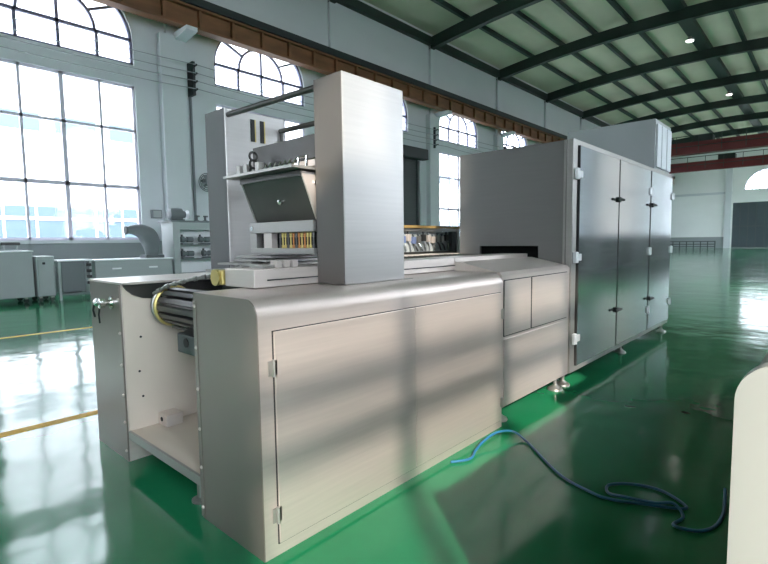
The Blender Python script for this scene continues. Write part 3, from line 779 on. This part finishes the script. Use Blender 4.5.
MB().box(3.98, 4.55, 15.55, 15.58, .22, 1.05).build('panel', 'paint_mid', ft_)
for x in (3.88, 4.64):
    for y in (15.47, 16.22): MB().box(x, x + .06, y, y + .06, 0, 1.06).build('leg', 'paint_grey', ft_)
MB().box(3.94, 4.64, 15.48, 15.53, .12, .18).build('stretcher', 'paint_mid', ft_)
for z in (.45, .62, .78, .95): MB().box(4.56, 4.68, 15.40, 15.47, z - .04, z + .04, .01).build('hinge_block', 'black', ft_)
lb = thing('long_enclosure', 'long low pale grey enclosure with slot handles behind the depositing machine', 'cabinet', (5.9, 15.9, 0))
MB().box(4.78, 7.0, 15.45, 16.4, .12, 1.04, .02).build('body', 'paint_grey', lb)
MB().box(4.76, 7.02, 15.43, 16.42, 1.041, 1.075).build('top', 'white_plastic', lb)
for x in (5.35, 6.4): MB().box(x - .13, x + .13, 15.43, 15.45, .78, .83, .008).build('slot_handle', 'white_plastic', lb)
for x in (4.95, 6.8):
    for y in (15.55, 16.25): MB().lathe((x, y, 0), 'Z', [(0, .06), (.02, .05), (.03, .03), (.12, .03)], 12).build('foot', 'paint_dark', lb)
du = thing('blower_duct', 'curved grey blower duct elbow standing on the long enclosure', 'duct', (6.5, 15.9, 1.076))
P = [(5.83, 15.9, 1.93), (6.05, 15.9, 1.95), (6.28, 15.9, 1.90), (6.46, 15.9, 1.76), (6.54, 15.9, 1.58), (6.56, 15.9, 1.35), (6.56, 15.9, 1.10)]
MB().tube(catmull(P, 5), [.09 + .19 * min(1, i / 14) if i < 20 else .28 - .12 * min(1, (i - 20) / 10) for i in range(31)], 18).build('elbow', 'paint_mid', du, True)
MB().lathe((5.80, 15.9, 1.93), 'X', [(0, .13), (.05, .13)], 18).build('inlet_flange', 'paint_dark', du)
MB().box(6.3, 6.85, 15.65, 16.15, 1.078, 1.17, .01).build('base_plate', 'paint_dark', du)
rk = thing('pump_rack', 'tall grey open rack with pumps on white shelves left of the rear column', 'rack', (7.9, 15.9, 0))
for x in (7.07, 8.75):
    MB().box(x, x + .22, 15.45, 16.3, 0, 2.2, .01).build('side_post', 'paint_grey', rk)
MB().box(7.0, 9.0, 15.42, 16.35, 2.201, 2.25).build('top', 'paint_mid', rk)
MB().box(7.29, 8.75, 15.46, 16.3, 1.95, 2.19).build('head_panel', 'paint_grey', rk)
MB().box(7.29, 8.75, 15.86, 15.9, .3, 1.95).build('back_panel', 'white_plastic', rk)
for z in (1.02, 1.48, .55): MB().box(7.29, 8.75, 15.47, 15.855, z - .03, z).build('shelf', 'paint_mid', rk)
def pump(x, z, s, label):
    p = thing('pump', label, 'pump', (x, 15.65, z), 'pumps on the rack')
    MB().box(x - .16 * s, x + .2 * s, 15.56, 15.76, z + .001, z + .04).build('base', 'paint_dark', p)
    MB().lathe((x - .2 * s, 15.65, z + .16), 'X', [(0, .05), (.02, .10), (.12, .10), (.13, .06), (.22, .06), (.23, .09), (.42, .09), (.44, .05)], 14).build('casing', 'paint_mid', p, True)
    MB().tube([(x - .14 * s, 15.65, z + .25), (x - .14 * s, 15.65, z + .32)], .035, 8).build('outlet', 'paint_dark', p)
pump(7.58, 1.48, 1, 'small grey pump on the upper rack shelf, left'); pump(8.2, 1.48, 1, 'small grey pump on the upper rack shelf, right')
pump(7.58, 1.02, 1, 'small grey pump on the lower rack shelf, left'); pump(8.3, 1.02, 1, 'small grey pump on the lower rack shelf, right')
gm = thing('gear_motor', 'grey round gear motor lying on top of the pump rack', 'motor', (7.5, 15.85, 2.25))
MB().lathe((7.12, 15.85, 2.46), 'X', [(0, .12), (.03, .19), (.3, .21), (.42, .2), (.45, .13), (.55, .11), (.58, .05)], 18).build('casing', 'paint_mid', gm, True)
MB().box(7.2, 7.6, 15.72, 15.98, 2.251, 2.30).build('base', 'paint_dark', gm)
MB().lathe((7.74, 15.85, 2.46), 'X', [(0, .14), (.04, .14)], 16).build('flange', 'white_plastic', gm)
for k, x in enumerate((8.05, 8.35, 8.6)):
    f_ = thing('pipe_fitting', 'small dark pipe fitting on the rack top, %s of three' % ('leftmost', 'middle one', 'rightmost')[k], 'fitting', (x, 15.8, 2.25), 'fittings on the rack')
    MB().lathe((x, 15.8, 2.251), 'Z', [(0, .08), (.03, .08), (.035, .04), (.14, .04), (.145, .06), (.19, .06)], 12).build('body', 'paint_dark', f_, True)
    MB().tube([(x, 15.8, 2.40), (x + .1, 15.8, 2.42)], .03, 8).build('lever', 'paint_mid', f_)
wb = thing('wall_box', 'small grey switch box on the wall beside the big window', 'switch box', (7.62, YL - .02, 2.55))
MB().box(7.45, 7.80, YL - .16, YL - .01, 2.42, 2.72, .01).build('body', 'paint_mid', wb)
MB().box(7.48, 7.77, YL - .17, YL - .16, 2.45, 2.69, .004).build('cover', 'paint_grey', wb)

# ------------------------------------------------------------------ light
w = bpy.data.worlds.new('sky'); scene.world = w; w.use_nodes = True
bg = w.node_tree.nodes['Background']
bg.inputs[0].default_value = (.80, .90, 1.0, 1); bg.inputs[1].default_value = 12.0
sun = bpy.data.lights.new('sun', 'SUN'); so = bpy.data.objects.new('sun', sun); COL.objects.link(so)
d = Vector((.524, .667, -.53)); so.rotation_euler = d.to_track_quat('-Z', 'Y').to_euler()
sun.energy = 8.2; sun.color = (1, .92, .80); sun.angle = math.radians(1.0); so.location = (-20, -20, 30)
def portal(c, y, sgn):
    l = bpy.data.lights.new('window_portal', 'AREA'); l.shape = 'RECTANGLE'; l.size = 2 * HW; l.size_y = 8.5
    l.cycles.is_portal = True
    o = bpy.data.objects.new('window_portal', l); COL.objects.link(o); o.location = (c, y, 5.9)
    o.rotation_euler = Vector((0, sgn, 0)).to_track_quat('-Z', 'Z').to_euler()
for c in CEN: portal(c, YL + .45, -1)
for c in CENR: portal(c, YR - .45, 1)

l = bpy.data.lights.new('added_door_portal', 'AREA'); l.shape = 'RECTANGLE'; l.size = 9.2; l.size_y = 7.2; l.cycles.is_portal = True  # portal for the added daylight opening
o = bpy.data.objects.new('added_door_portal', l); COL.objects.link(o); o.location = (73.4, YR - .7, 3.6)
o.rotation_euler = Vector((0, 1, 0)).to_track_quat('-Z', 'Z').to_euler()

# ------------------------------------------------------------------ camera
F, YAW, PIT, ROLL = 490.79, .831857, .0828736, -.0128434
fw = Vector((math.sin(YAW) * math.cos(PIT), math.cos(YAW) * math.cos(PIT), -math.sin(PIT)))
r0 = Vector((math.cos(YAW), -math.sin(YAW), 0)); u0 = r0.cross(fw)
rr = math.cos(ROLL) * r0 + math.sin(ROLL) * u0; uu = -math.sin(ROLL) * r0 + math.cos(ROLL) * u0
cam = bpy.data.cameras.new('camera'); co = bpy.data.objects.new('camera', cam); COL.objects.link(co)
mt = Matrix((rr, uu, -fw)).transposed().to_4x4(); mt.translation = Vector((0, 0, 1.5)); co.matrix_world = mt
cam.sensor_fit = 'HORIZONTAL'; cam.sensor_width = 36; cam.lens = 36 * F / 768; cam.clip_start = .05; cam.clip_end = 500
scene.camera = co
scene.view_settings.view_transform = 'Standard'; scene.view_settings.look = 'None'
scene.view_settings.exposure = .15; scene.view_settings.gamma = 1.0
scene.cycles.use_denoising = True
scene.cycles.max_bounces = 10; scene.cycles.diffuse_bounces = 6; scene.cycles.transparent_max_bounces = 12
scene.cycles.sample_clamp_indirect = 12
scene.cycles.caustics_reflective = False
